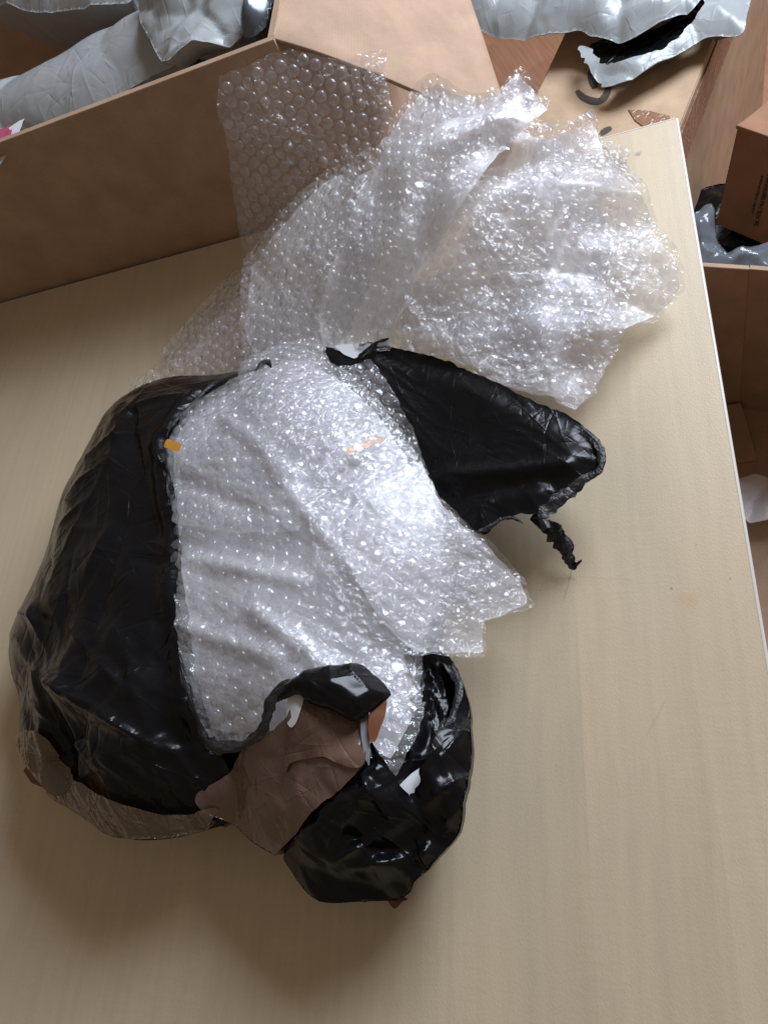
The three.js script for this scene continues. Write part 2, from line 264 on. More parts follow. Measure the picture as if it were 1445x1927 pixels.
// ---------------------------------------------------------------- big carton behind the desk, left
const BZ = BACK - 0.006, BTOP = 0.183, BRX = -0.27, BLX = -0.98, BDEP = 0.4;
{
  const t = thing('cardboard_box', 'large open brown cardboard box against the back of the desk', 'box');
  const th = 0.006, y0 = -0.74, zb = BZ - BDEP;
  slab([V(BLX, y0, BZ), V(BRX, y0, BZ), V(BRX, BTOP, BZ), V(BLX, BTOP, BZ)], th, M.card, 'front_panel', t);
  slab([V(BLX, y0, zb), V(BRX, y0, zb), V(BRX, BTOP, zb), V(BLX, BTOP, zb)], th, M.card, 'back_panel', t);
  slab([V(BLX, y0, BZ - th), V(BLX, BTOP, BZ - th), V(BLX, BTOP, zb + th), V(BLX, y0, zb + th)], th, M.card, 'side_panel', t);
  slab([V(BRX, y0, BZ - th - 0.001), V(BRX, BTOP, BZ - th - 0.001), V(BRX, BTOP, zb + 0.001), V(BRX, y0, zb + 0.001)], th, M.card, 'side_panel', t);
  slab([V(BLX, y0 + 0.001, BZ - th), V(BRX - th, y0 + 0.001, BZ - th), V(BRX - th, y0 + 0.001, zb + th), V(BLX, y0 + 0.001, zb + th)], th, M.card, 'bottom_panel', t);
  // the flap on the right, folded out and drooping, with a soft crease
  const pts = [], W = [[0, 0], [0.03, -0.02], [0.07, -0.053], [0.11, -0.09], [0.145, -0.115], [0.177, -0.136]];
  const nz = 24, nx = 30, pos = [], uv = [], idx = [], curve = new THREE.CatmullRomCurve3(W.map(([x, y]) => V(x, y, 0)));
  for (let side = 0; side < 2; side++) for (let j = 0; j <= nz; j++) for (let i = 0; i <= nx; i++) {
    const u = i / nx, v = j / nz, c = curve.getPoint(u), cn = curve.getTangent(u), z = lerp(BZ - 0.004 + 0.012 * u, zb + 0.004 - 0.02 * u, v), wob = 0.004 * u * noise(v * 2.5, u * 2), o = side * 0.004, sk = 1 - 0.45 * v;
    pos.push(BRX + c.x * sk + cn.y * o, BTOP + c.y + wob - cn.x * o, z); uv.push(u * 0.26, z);
  }
  const q = (nx + 1) * (nz + 1), v2 = (s, i, j) => s * q + j * (nx + 1) + i;
  for (let j = 0; j < nz; j++) for (let i = 0; i < nx; i++) { idx.push(v2(0, i, j), v2(0, i + 1, j), v2(0, i + 1, j + 1), v2(0, i, j), v2(0, i + 1, j + 1), v2(0, i, j + 1)); idx.push(v2(1, i, j), v2(1, i + 1, j + 1), v2(1, i + 1, j), v2(1, i, j), v2(1, i, j + 1), v2(1, i + 1, j + 1)); }
  for (let i = 0; i < nx; i++) for (const j of [0, nz]) idx.push(v2(0, i, j), v2(1, i, j), v2(1, i + 1, j), v2(0, i, j), v2(1, i + 1, j), v2(0, i + 1, j));
  for (let j = 0; j < nz; j++) idx.push(v2(0, nx, j), v2(1, nx, j), v2(1, nx, j + 1), v2(0, nx, j), v2(1, nx, j + 1), v2(0, nx, j + 1));
  const g = new THREE.BufferGeometry(); g.setAttribute('position', new THREE.Float32BufferAttribute(pos, 3)); g.setAttribute('uv', new THREE.Float32BufferAttribute(uv, 2)); g.setIndex(idx); g.computeVertexNormals();
  const fl = part('flap', g, M.card, t); fl.userData.label = 'flap folded out towards the light';
}
// grey mailing bags lying in the big carton
const pouch = (outer, inner, y, drop, amp, bulge, opt = {}) => {
  const pts = (a) => pairs(a).map(([x, z]) => { const p = onY(x, z, y); return [p.x, p.z]; });
  const loop = loopOf(pts(outer), pts(inner), { jag: 0.0015, seed: opt.seed ?? 1, ...opt });
  return patch(loop, opt.step ?? 0.003, (s, t, d, o) => y + bulge * (1 - (1 - clamp(Math.min(o, 1) / (opt.r ?? 0.06))) ** 2) + amp * (crumple(s, t, opt.cell ?? 0.07, opt.seed ?? 1) + 0.35 * crumple(s, t, 0.03, 40 + (opt.seed ?? 1))) + (opt.extra ? opt.extra(s, t) : 0), { skirt: drop, tuck: 0.03 });
};
{
  const t = thing('mailing_bag', 'long smooth grey mailing bag lying along the inside of the big box', 'mailing bag', 'grey mailing bags');
  part('bag_film', pouch([-60, 210, 0, 163, 60, 135, 120, 105, 190, 62, 230, 40, 300, 0, 380, -40, 470, -30, 500, 20, 470, 62, 410, 92, 345, 122, 290, 145, 240, 172, 190, 200, 110, 236, 40, 256, -60, 275], [], 0.14, 0.1, 0.09, 0.022, { seed: 3, cell: 0.13, r: 0.06 }).geo, M.grey, t);
  const u = thing('mailing_bag', 'crumpled light grey mailing bag with a bright fold on top of the big box', 'mailing bag', 'grey mailing bags');
  part('bag_film', pouch([268, -60, 262, 10, 272, 50, 292, 95, 312, 120, 345, 108, 385, 86, 430, 66, 455, 40, 470, 0, 480, -60], [], 0.168, 0.14, 0.42, 0.02, { seed: 8, cell: 0.08, r: 0.06 }).geo, M.grey, u);
  const v = thing('mailing_bag', 'pale grey mailing bag at the back corner inside the big box', 'mailing bag', 'grey mailing bags');
  part('bag_film', pouch([-80, -80, -60, 5, 0, 8, 50, 20, 100, 18, 160, 19, 210, 10, 250, -5, 262, -80], [], 0.15, 0.06, 0.15, 0.02, { seed: 12, cell: 0.06 }).geo, M.grey, v);
  const w = thing('foil_bag', 'dark silvery plastic bag corner beside the crumpled grey bag', 'plastic bag');
  part('bag_film', pouch([462, -60, 465, 10, 452, 62, 470, 66, 497, 48, 515, 18, 522, -10, 520, -60], [], 0.165, 0.1, 0.35, 0.025, { seed: 15, cell: 0.035, r: 0.03 }).geo, M.silver, w);
  const l = thing('paper_label', 'white paper label with a pink print in the big box', 'label');
  part('paper', pouch([-30, 262, 8, 255, 42, 258, 30, 268, -30, 290], [], 0.172, 0.17, 0.02, 0.001, { seed: 18, round: false }).geo, M.paper, l);
  part('pink_print', pouch([-30, 268, 4, 262, 10, 270, -30, 286], [], 0.1755, 0.174, 0.02, 0.001, { seed: 18, round: false }).geo, new THREE.MeshStandardMaterial({ name: 'pink_ink', color: S(0.5, 0.08, 0.16), roughness: 0.6 }), l);
}

// ---------------------------------------------------------------- carton on the floor with a dark smile print
{
  const t = thing('cardboard_box', 'tan cardboard box with a dark curved print and brown tape along one edge', 'box');
  const Y = -0.25, u = V(-0.373, 0, 0.928), o = V(0.139, Y, -1.073).addScaledVector(u, -0.35), v = V(0.928, 0, 0.373), L = 0.78, Wd = 0.226, y0 = -0.74;
  const P = (a, b, y) => { const p = o.clone().addScaledVector(u, a).addScaledVector(v, -b); p.y = y; return p; };
  slab([P(0, 0, Y), P(L, 0, Y), P(L, Wd, Y), P(0, Wd, Y)], 0.005, M.cardTan, 'top_panel', t);
  slab([P(0, -0.001, Y - 0.003), P(L, -0.001, Y - 0.003), P(L, -0.001, y0), P(0, -0.001, y0)], 0.005, M.cardTan, 'side_panel', t);
  slab([P(L, 0.004, Y - 0.006), P(L, Wd - 0.004, Y - 0.006), P(L, Wd - 0.004, y0), P(L, 0.004, y0)], 0.005, M.cardTan, 'end_panel', t);
  slab([P(0, Wd, Y - 0.006), P(L, Wd, Y - 0.006), P(L, Wd, y0), P(0, Wd, y0)], 0.005, M.cardTan, 'side_panel', t);
  const tape = slab([P(0, -0.0035, Y - 0.012), P(L, -0.0035, Y - 0.012), P(L, -0.0035, Y - 0.07), P(0, -0.0035, Y - 0.07)], 0.0006, M.tapeClear.clone(), 'tape_strip', t); tape.material.color = S(0.3, 0.16, 0.1); tape.material.transmission = 0.2; tape.material.name = 'brown_shiny_tape'; tape.material.roughness = 0.3;
  const patchTape = slab([[1182, 207], [1215, 208], [1258, 218], [1262, 228], [1225, 250], [1194, 226]].map(([a, b]) => onY(a, b, Y + 0.0015)), 0.0006, new THREE.MeshPhysicalMaterial({ name: 'brown_tape_end', color: S(0.3, 0.16, 0.09), roughness: 0.18, bumpMap: creasesFine, bumpScale: 0.004 }), 'tape_end', t);
  // the printed curve and the stem above it
  const stroke = (pts, w0, w1, name) => {
    const c = new THREE.CatmullRomCurve3(pts.map(([a, b]) => onY(a, b, Y + 0.0012))), n = 30, pos = [], idx = [];
    for (let i = 0; i <= n; i++) { const p = c.getPoint(i / n), tg = c.getTangent(i / n), s = V(-tg.z, 0, tg.x).normalize(), w = lerp(w0, w1, i / n) * (0.35 + 0.65 * Math.sqrt(Math.sin(Math.PI * clamp(i / n, 0.04, 0.96)))); pos.push(p.x + s.x * w, p.y, p.z + s.z * w, p.x - s.x * w, p.y, p.z - s.z * w); if (i) idx.push(2 * i - 2, 2 * i - 1, 2 * i, 2 * i, 2 * i - 1, 2 * i + 1); }
    const g = new THREE.BufferGeometry(); g.setAttribute('position', new THREE.Float32BufferAttribute(pos, 3)); g.setIndex(idx); g.computeVertexNormals(); part(name, g, M.inkSoft, t);
  };
  stroke([[1085, 170], [1096, 182], [1112, 189], [1128, 190], [1139, 179], [1146, 158]], 0.0055, 0.0075, 'printed_curve');
  stroke([[1112, 132], [1115, 148], [1119, 166]], 0.0075, 0.006, 'printed_stem');
  stroke([[1128, 254], [1140, 245], [1150, 240]], 0.006, 0.006, 'printed_mark');
}
// grey mailing bag lying torn open on that carton
{
  const t = thing('mailing_bag', 'torn open grey mailing bag with a black inside lying on the tan box', 'mailing bag', 'grey mailing bags');
  part('bag_film', pouch([728, -80, 738, -8, 770, 12, 820, 30, 880, 50, 940, 64, 1000, 69, 1050, 67, 1085, 62, 1098, 64, 1112, 72, 1150, 74, 1185, 72, 1225, 56, 1275, 32, 1316, 2, 1340, -80], [], -0.205, -0.214, 0.3, 0.03, { seed: 22, cell: 0.09, r: 0.07, step: 0.004 }).geo, M.grey, t);
  part('bag_inside', pouch([], [1108, 86, 1180, 60, 1260, 40, 1330, -60, 1350, -40, 1318, 30, 1275, 82, 1230, 112, 1165, 133, 1133, 133, 1116, 112], -0.226, null, 0.05, 0, { seed: 25, step: 0.004 }).geo, M.black, t);
  part('torn_lip', pouch([1130, 156, 1180, 153, 1240, 120, 1290, 92, 1325, 70, 1392, 62, 1405, 30, 1420, -80], [1330, -80, 1322, 20, 1278, 78, 1232, 106, 1165, 128, 1135, 127, 1120, 112, 1112, 92, 1089, 95, 1100, 122], -0.216, -0.23, 0.2, 0.012, { seed: 27, cell: 0.06, r: 0.05, jag: 0.003, step: 0.004 }).geo, M.grey, t);
}
// the two cartons and the loose film at the right
{
  const t = thing('cardboard_box', 'brown cardboard box toned darker for shade with small printed size lettering', 'box');
  const a = onY(1391, 238, -0.27), b = onY(1350, 421, -0.42), dn = b.clone().sub(a), hgt = dn.length(); dn.normalize();
  const c = onY(1460, 258, -0.27).sub(a), rt = c.addScaledVector(dn, -c.dot(dn)).normalize(), bk = rt.clone().cross(dn); if (bk.z > 0) bk.negate();
  const P = (x, y, z) => a.clone().addScaledVector(rt, x).addScaledVector(dn, y).addScaledVector(bk, z), W = 0.3, D = 0.22;
  slab([P(0, hgt, 0), P(W, hgt, 0), P(W, 0, 0), P(0, 0, 0)], 0.005, M.cardShaded, 'front_panel', t);
  slab([P(0, 0.002, 0.004), P(0, hgt, 0.004), P(0, hgt, D), P(0, 0.002, D)], 0.004, M.cardShaded, 'side_panel', t);
  slab([P(0.004, 0.002, D), P(W, 0.002, D), P(W, hgt, D), P(0.004, hgt, D)], 0.004, M.cardShaded, 'back_panel', t);
  slab([P(0.004, hgt, 0.004), P(W, hgt, 0.004), P(W, hgt, D), P(0.004, hgt, D)], 0.004, M.cardShaded, 'bottom_panel', t);
  const f = slab([P(-0.002, -0.003, -0.004), P(W, -0.003, -0.004), P(W + 0.04, -0.012, D), P(0.03, -0.012, D)], 0.004, M.cardShaded, 'top_flap', t);
  const text = document.createElement('canvas'); text.width = 1024; text.height = 256;
  const x = text.getContext('2d'); x.fillStyle = '#000'; x.fillRect(0, 0, 1024, 256); x.fillStyle = '#fff'; x.font = 'bold 88px sans-serif'; x.fillText('24"x12"|61.00cmx38.50cm', 8, 96, 1008); for (let k = 0; k < 17; k++) x.fillRect(190 + k * 36, 150, 14 + 12 * hash(k, 1, 2), 22 + 14 * hash(k, 4, 2)); const tx = new THREE.CanvasTexture(text);
  const pm = new THREE.MeshStandardMaterial({ name: 'printed_lettering', color: S(0.02, 0.014, 0.012), roughness: 0.9, alphaMap: tx, transparent: true });
  const g = new THREE.PlaneGeometry(hgt * 0.66, hgt * 0.165); const m = new THREE.Matrix4().makeBasis(dn.clone().negate(), rt, dn.clone().negate().cross(rt)).setPosition(P(0.052, hgt * 0.53, -0.0016)); g.applyMatrix4(m);
  part('printed_lettering', g, pm, t);
}
{
  const t = thing('cardboard_box', 'open empty brown cardboard box standing beside the white desk edge', 'box');
  const rim = onY(1380, 507, -0.2), zf = rim.z, c0 = onZ(1408, 507, zf), l0 = onZ(1290, 499, zf), yb = Math.max(-0.6, onZ(1377, 768, zf).y);
  const dn = (p, y) => V(p.x, y, p.z), r1 = c0.clone().add(V(0.24, 0, 0.1)), l1 = l0.clone().add(V(0, 0, 0.42)), r2 = r1.clone().add(V(-0.05, 0, 0.36));
  slab([l0, c0, dn(c0, yb), dn(l0, yb)], 0.005, M.card, 'back_panel', t);
  slab([c0.clone().add(V(0.001, 0, 0)), r1, dn(r1, yb), dn(c0, yb).add(V(0.001, 0, 0))], 0.005, M.card, 'back_panel', t);
  slab([l0, dn(l0, yb), dn(l1, yb), dn(l1, -0.2)], 0.005, M.card, 'side_panel', t);
  slab([r1, dn(r1, yb), dn(r2, yb), dn(r2, -0.2)], 0.005, M.card, 'side_panel', t);
  slab([dn(l0, yb - 0.001), dn(c0, yb - 0.001), dn(r1, yb - 0.001), dn(r2, yb - 0.001), dn(l1, yb - 0.001)], 0.005, M.card, 'bottom_panel', t);
  slab([dn(l0, yb + 0.02).add(V(0.002, 0, 0.006)), dn(c0, yb + 0.02).add(V(0, 0, 0.006)), dn(c0, yb + 0.004).add(V(0.01, 0, 0.09)), dn(l0, yb + 0.004).add(V(0.002, 0, 0.09))], 0.004, M.card, 'bottom_flap', t);
  const w = thing('bubble_wrap_scrap', 'small grey scrap of bubble wrap in the open empty box', 'bubble wrap');
  const loop = loopOf(pairs([1378, 905, 1420, 890, 1470, 905, 1470, 975, 1410, 985, 1385, 960]).map(([a, b]) => { const p = onY(a, b, yb + 0.03); return [p.x, p.z]; }), [], { round: false, jag: 0.002 });
  const pt = patch(loop, 0.004, (s, q) => yb + 0.03 + 0.2 * crumple(s, q, 0.05, 5)); part('film', pt.geo, M.wrapMilk, w);
  const k = thing('clear_plastic_bag', 'crumpled clear plastic bag between the dark box and the open empty box', 'plastic bag');
  const lp = loopOf(pairs([1290, 410, 1318, 375, 1342, 372, 1350, 425, 1400, 442, 1470, 440, 1480, 520, 1400, 520, 1300, 515]).map(([a, b]) => { const p = onY(a, b, -0.33); return [p.x, p.z]; }), [], { jag: 0.003 });
  part('film', patch(lp, 0.004, (s, q, d) => -0.35 + 0.03 * sstep(0, 0.05, d) + 0.55 * crumple(s, q, 0.05, 31) + 0.25 * crumple(s, q, 0.02, 35), { skirt: -0.42 }).geo, M.film, k);
  const u = thing('dark_parcel', 'dark parcel under the crumpled clear plastic bag', 'parcel');
  const lq = loopOf(pairs([1280, 400, 1320, 330, 1400, 330, 1500, 430, 1500, 520, 1400, 530, 1290, 520]).map(([a, b]) => { const p = onY(a, b, -0.43); return [p.x, p.z]; }), [], {});
  part('film', patch(lq, 0.006, (s, q, d) => -0.46 + 0.02 * sstep(0, 0.05, d) + 0.25 * crumple(s, q, 0.06, 61), { skirt: -0.74 }).geo, M.black, u);
}

// ================================================================ the torn parcel on the desk
const atY = (a, y) => pairs(a).map(([x, z]) => { const p = onY(x, z, y); return [p.x, p.z]; });
const onH = (a, h) => pairs(a).map(([x, z]) => hit(x, z, h));
const dome = (t) => Math.sqrt(Math.max(0, 1 - (1 - clamp(t)) ** 2));
const bump = (x, z, x1, z1, x2, z2, w) => { const bx = x2 - x1, bz = z2 - z1, t = clamp(((x - x1) * bx + (z - z1) * bz) / (bx * bx + bz * bz)), d = Math.hypot(x - x1 - t * bx, z - z1 - t * bz); return Math.exp(-d * d / (w * w)); };
const leftOuter = [500, 686, 450, 704, 395, 712, 320, 714, 255, 735, 212, 770, 182, 815, 150, 880, 120, 940, 100, 1005, 85, 1060, 58, 1120, 36, 1170, 27, 1215, 30, 1270, 45, 1320, 48, 1390, 66, 1440, 102, 1488, 150, 1526, 210, 1564, 265, 1581, 335, 1578, 400, 1560, 436, 1546];
const midOuter = [436, 1546, 490, 1586, 537, 1612];
const rightOuter = [537, 1612, 562, 1652, 610, 1695, 690, 1696, 752, 1690, 800, 1648, 845, 1598, 875, 1555, 893, 1490, 897, 1420, 890, 1350, 876, 1290, 850, 1238];
const hidden = [862, 1150, 866, 1050, 850, 960, 800, 860, 760, 760, 700, 695, 600, 660];
const GIRTH = 0.05;
const bagLoop = loopOf(atY([...leftOuter, ...midOuter.slice(2), ...rightOuter.slice(2), ...hidden], GIRTH), [], { gap: 0.008 }), bagField = fieldOf(bagLoop);
const bagH = (x, z) => { const d = bagField(x, z)[0]; return d > 0 ? GIRTH + 0.052 * (1 - (1 - clamp(d / 0.115)) ** 2) : GIRTH * Math.exp(d / 0.03); };
const tautFold = (x, z, ang, f, seed) => { const c = Math.cos(ang), s = Math.sin(ang), u = x * c + z * s, v = -x * s + z * c; return 1 - Math.abs(noise(u * f * 0.22 + seed, v * f + seed * 2 + 0.6 * noise(u * 9, v * 9))); };
const pleat = (x, z, ang, cell, seed, k = 0.3) => { const c = Math.cos(ang), q = Math.sin(ang); return crumple((x * c + z * q) * k, -x * q + z * c, cell, seed); };
const creaseList = [], cq = mulberry(71);
for (let k = 0; k < 90; k++) {
  const x = -0.6 + 0.52 * cq(), z = -0.42 + 0.47 * cq(), a = 0.9 + (cq() - 0.5) * 2.2, l = 0.02 + 0.06 * cq() ** 1.5;
  creaseList.push([x - l * Math.cos(a), z - l * Math.sin(a), x + l * Math.cos(a), z + l * Math.sin(a), 0.003 + 0.006 * cq(), (cq() < 0.65 ? 1 : -0.8) * (0.0009 + 0.0022 * cq())]);
}
// the folds one can pick out in the bag: two ends in the photograph, width, height
for (const [a, b, c, d, w, h] of [[590, 1620, 700, 1500, 6, 5], [600, 1630, 760, 1540, 6, 5], [610, 1645, 830, 1590, 6, 5], [690, 1450, 740, 1560, 7, 6], [735, 1480, 800, 1570, 6, 5], [800, 1570, 882, 1480, 8, 6], [826, 1430, 868, 1340, 6, 5], [780, 1520, 888, 1440, 7, 6], [740, 1685, 790, 1570, 6, 4], [640, 1560, 720, 1620, 5, -4], [60, 1260, 260, 1360, 9, 6], [110, 1290, 300, 1400, 7, 5], [230, 1350, 330, 1420, 6, 5], [80, 1420, 250, 1330, 8, -5], [200, 1420, 280, 1500, 5, 4], [300, 1430, 330, 1520, 5, 4], [150, 1180, 300, 1330, 10, 5], [130, 940, 250, 880, 7, 3], [160, 870, 300, 820, 8, 4], [230, 780, 380, 740, 7, 4], [110, 1000, 190, 960, 6, 3], [250, 1000, 200, 1100, 9, 3], [60, 1130, 110, 1250, 7, 4], [120, 1380, 200, 1460, 6, 4], [330, 1400, 370, 1500, 6, 4]]) { const p = onY(a, b, 0.085), q = onY(c, d, 0.085); creaseList.push([p.x, p.z, q.x, q.z, w / 1000, h / 1000]); }
const bagCrease = (x, z) => { let s = 0; for (const [x1, z1, x2, z2, w, a] of creaseList) { const bx = x2 - x1, bz = z2 - z1, t = clamp(((x - x1) * bx + (z - z1) * bz) / (bx * bx + bz * bz)), d = Math.hypot(x - x1 - t * bx, z - z1 - t * bz); if (d < 5 * w) s += a * (1 - (2 * t - 1) ** 2 * 0.8) * Math.exp(-d / w); } return s; };
const bagSkin = (x, z) => {
  const low = sstep(-0.2, -0.02, z + 0.25 * (x + 0.5)), m = sstep(-0.1, 0.5, noise(x * 9 + 3, z * 9));
  return lerp(0.1, 0.16, low) * pleat(x, z, 1.15, 0.06, 41) + lerp(0.05, 0.2, low) * pleat(x, z, 0.45, 0.045, 47, 0.45) + lerp(0.04, 0.17, low) * m * crumple(x, z, 0.03, 57) + 0.05 * low * crumple(x, z, 0.014, 59) + bagCrease(x, z);
};
const bag = thing('black_mailing_bag', 'torn open shiny black plastic mailing bag full of bubble wrap on the desk', 'mailing bag');
{
  // body under everything
  part('bag_body', patch(bagLoop.map((p) => ({ x: -0.32 + (p.x + 0.32) * 0.95, y: -0.17 + (p.y + 0.17) * 0.95, o: p.o })), 0.004, (x, z) => bagH(x, z) - 0.012, { skirt: 0.0015, tuck: 0.03 }).geo, M.black, bag);
  const lift = (k) => (x, z) => bagH(x, z) + k;
  const lip = (d, o) => 0.006 * Math.exp(-((Math.abs(d) - 0.008) ** 2) / 5e-5) * sstep(0.01, 0.04, o);
  const leftInner = onH([424, 1500, 415, 1440, 398, 1416, 384, 1392, 375, 1350, 352, 1282, 343, 1210, 328, 1110, 323, 1000, 320, 940, 312, 880, 310, 832, 330, 800, 350, 765, 385, 735, 430, 714], lift(0.008));
  part('bag_side', patch(loopOf(atY(leftOuter, GIRTH), leftInner, { jag: 0.0013, gap: 0.0022, seed: 4 }), 0.0018, (x, z, d, o) => Math.max(0.02, bagH(x, z) + 0.004 + lip(d, o) + bagSkin(x, z) * sstep(0, 0.03, o) + 0.6 * bagSkin(x, z)), { skirt: 0.001, tuck: 0.035 }).geo, M.black, bag);
  const rightInner = onH([832, 1240, 860, 1290, 853, 1340, 836, 1366, 822, 1420, 800, 1450, 788, 1480, 768, 1498, 745, 1468, 722, 1428, 702, 1395, 690, 1440, 640, 1488, 590, 1528, 560, 1570], lift(0.006));
  part('bag_side', patch(loopOf(atY(rightOuter, GIRTH), rightInner, { jag: 0.0013, gap: 0.0022, seed: 6 }), 0.0016, (x, z, d, o) => Math.max(0.02, bagH(x, z) + 0.004 + lip(d, o) + 1.9 * bagSkin(x, z)), { skirt: 0.001, tuck: 0.03 }).geo, M.black, bag);
  // the dark inside of the bag next to the right tear
  part('bag_inside', patch(loopOf([], onH([765, 1225, 826, 1236, 848, 1290, 846, 1350, 822, 1430, 785, 1490, 730, 1480, 770, 1430, 785, 1360, 780, 1290], lift(-0.012)), { jag: 0.001 }), 0.002, (x, z, d) => bagH(x, z) - 0.008 - 0.012 * sstep(0, 0.025, d) + 0.004 * tautFold(x, z, 1.35, 70, 4) ** 2 + 0.1 * crumple(x, z, 0.03, 77)).geo, M.black, bag);
  // brown tape over the fold between the two bulges
  part('brown_tape', patch(loopOf(atY([404, 1500, 408, 1532, ...midOuter, 545, 1604], GIRTH), onH([560, 1570, 592, 1526, 640, 1484, 688, 1440, 694, 1400, 694, 1340, 660, 1300, 600, 1284, 566, 1310, 545, 1350, 490, 1392, 452, 1408, 425, 1445], lift(0.009)), { jag: 0.0006, seed: 9 }), 0.002, (x, z, d, o) => bagH(x, z) + 0.0085 + 0.006 * sstep(-0.12, -0.17, z) + 0.22 * crumple(x, z, 0.06, 81) + 0.13 * crumple(x, z, 0.02, 87), { skirt: 0.004, tuck: 0.02 }).geo, M.tape, bag);
  part('brown_tape', patch(loopOf([], onH([548, 1340, 600, 1292, 660, 1302, 692, 1345, 690, 1436, 655, 1442, 600, 1424, 545, 1436, 538, 1462, 530, 1450, 540, 1410], lift(0.012)), { jag: 0.0005, seed: 10 }), 0.002, (x, z) => bagH(x, z) + 0.0105 + 0.006 * sstep(-0.12, -0.17, z) + 0.22 * crumple(x, z, 0.06, 81) + 0.13 * crumple(x, z, 0.02, 87)).geo, M.tapeDouble, bag);
  // hood of the bag mouth standing up over the tape
  const hood = onH([508, 1318, 520, 1290, 555, 1262, 600, 1248, 660, 1244, 700, 1268, 727, 1298, 700, 1326, 660, 1352, 625, 1338, 570, 1318, 545, 1300], lift(0.026));
  part('bag_mouth', patch(loopOf([], hood, { jag: 0.0008, seed: 12, round: true }), 0.0015, (x, z, d) => bagH(x, z) + 0.018 + 0.012 * dome(d / 0.022) + 0.12 * crumple(x, z, 0.035, 91) + 0.002 * tautFold(x, z, 0.9, 60, 5) ** 4).geo, M.black, bag);
  part('brown_tape', patch(loopOf([], onH([698, 1326, 728, 1298, 723, 1340, 712, 1375, 698, 1402, 690, 1370], lift(0.02)), { jag: 0.0003 }), 0.002, (x, z) => bagH(x, z) + 0.019 + 0.06 * crumple(x, z, 0.03, 95)).geo, M.tapeRed, bag);
  part('shiny_tape', patch(loopOf([], onH([676, 1350, 690, 1338, 694, 1400, 693, 1446, 686, 1430, 680, 1400], lift(0.016)), { jag: 0.0002 }), 0.0015, (x, z) => bagH(x, z) + 0.0145 + 0.1 * crumple(x, z, 0.02, 99)).geo, new THREE.MeshPhysicalMaterial({ name: 'shiny_clear_tape', color: S(0.35, 0.36, 0.4), roughness: 0.1, transmission: 0.4 }), bag);
  part('paper_label', patch(loopOf([], onH([540, 1312, 556, 1290, 572, 1300, 566, 1330, 556, 1362, 540, 1366], lift(0.0155)), { jag: 0.0004 }), 0.002, (x, z) => bagH(x, z) + 0.0145 + 0.03 * crumple(x, z, 0.03, 98)).geo, M.paper, bag);
  const lab = part('paper_label', patch(loopOf([], onH([752, 1478, 775, 1455, 802, 1438, 822, 1436, 808, 1458, 790, 1474, 775, 1500], lift(0.002)), { round: false }), 0.002, (x, z) => bagH(x, z) + 0.0022 + 0.03 * crumple(x, z, 0.03, 97)).geo, M.paper, bag);
  // tape at the foot of the left bulge, loose tape tips
  part('clear_tape', patch(loopOf(atY([46, 1392, 62, 1446, 108, 1496, 170, 1540, 235, 1576, 330, 1580, 402, 1562, 420, 1550], GIRTH - 0.003), onH([404, 1518, 350, 1535, 290, 1528, 220, 1508, 150, 1472, 95, 1430, 58, 1375], lift(0.012)), { jag: 0.0008, seed: 14 }), 0.002, (x, z, d, o) => bagH(x, z) + 0.0075 + 1.6 * bagSkin(x, z) + 0.0015, { skirt: 0.006, tuck: 0.014 }).geo, M.tapeClear, bag);
  const tip = (a, y, seed) => part('tape_tip', patch(loopOf(atY(a, y), [], { round: false, jagOuter: 0.001, seed }), 0.002, (x, z) => y + 0.15 * crumple(x, z, 0.02, seed)).geo, M.tapeRed, bag);
  tip([44, 1452, 56, 1432, 96, 1470, 84, 1484, 58, 1472], 0.02, 3); tip([398, 1555, 400, 1528, 440, 1546, 425, 1556], 0.016, 5);
  tip([725, 1690, 752, 1684, 768, 1690, 756, 1696, 742, 1712, 732, 1706], 0.008, 7); tip([636, 1692, 652, 1672, 690, 1690, 692, 1700], 0.03, 9);
  part('amber_tape', patch(loopOf(onH([312, 824, 341, 834, 335, 850, 307, 840], lift(0.018)), [], { round: false }), 0.002, (x, z) => bagH(x, z) + 0.017).geo, M.amber, bag);
}
// torn, stretched ribbons along the rim: a twisted strip through points with widths
function ribbon(name, pts, mat, parent, seed = 1) {
  const c = new THREE.CatmullRomCurve3(pts.map((p) => V(p[0], p[1], p[2]))), n = pts.length * 7, m = 5, pos = [], uv = [], idx = [], r = mulberry(seed);
  for (let i = 0; i <= n; i++) {
    const t = i / n, p = c.getPoint(t), tg = c.getTangent(t), side = tg.clone().cross(V(0, 1, 0)).normalize(), up = side.clone().cross(tg).normalize(), k = t * (pts.length - 1), a = pts[Math.floor(k)], b = pts[Math.min(pts.length - 1, Math.floor(k) + 1)], w = lerp(a[3], b[3], k % 1), tw = 0.6 * noise(t * 2.2, seed) + 0.15 * noise(t * 9, seed + 5);
    const e = [r() - 0.5, r() - 0.5];
    for (let j = 0; j <= m; j++) {
      const f = j / m * 2 - 1, wj = w * (1 + (Math.abs(f) > 0.9 ? 0.1 * e[f > 0 ? 1 : 0] + 0.3 * noise(i * 0.2, seed + f * 4) : 0)), ruf = w * 0.3 * noise(t * pts.length * 0.8 + j * 0.3, j * 0.3 + seed), q = p.clone().addScaledVector(side, f * wj * Math.cos(tw)).addScaledVector(up, f * wj * Math.sin(tw) * 0.7 + ruf + w * 0.25 * (1 - f * f));
      q.y = Math.max(q.y, 0.0012); pos.push(q.x, q.y, q.z); uv.push(t * 0.3, j * 0.004);
      if (i && j) { const b0 = i * (m + 1) + j, a0 = b0 - m - 1; idx.push(a0 - 1, a0, b0, a0 - 1, b0, b0 - 1); }
    }
  }
  const g = new THREE.BufferGeometry(); g.setAttribute('position', new THREE.Float32BufferAttribute(pos, 3)); g.setAttribute('uv', new THREE.Float32BufferAttribute(uv, 2)); g.setIndex(idx); g.computeVertexNormals();
  return part(name, g, mat, parent);
}
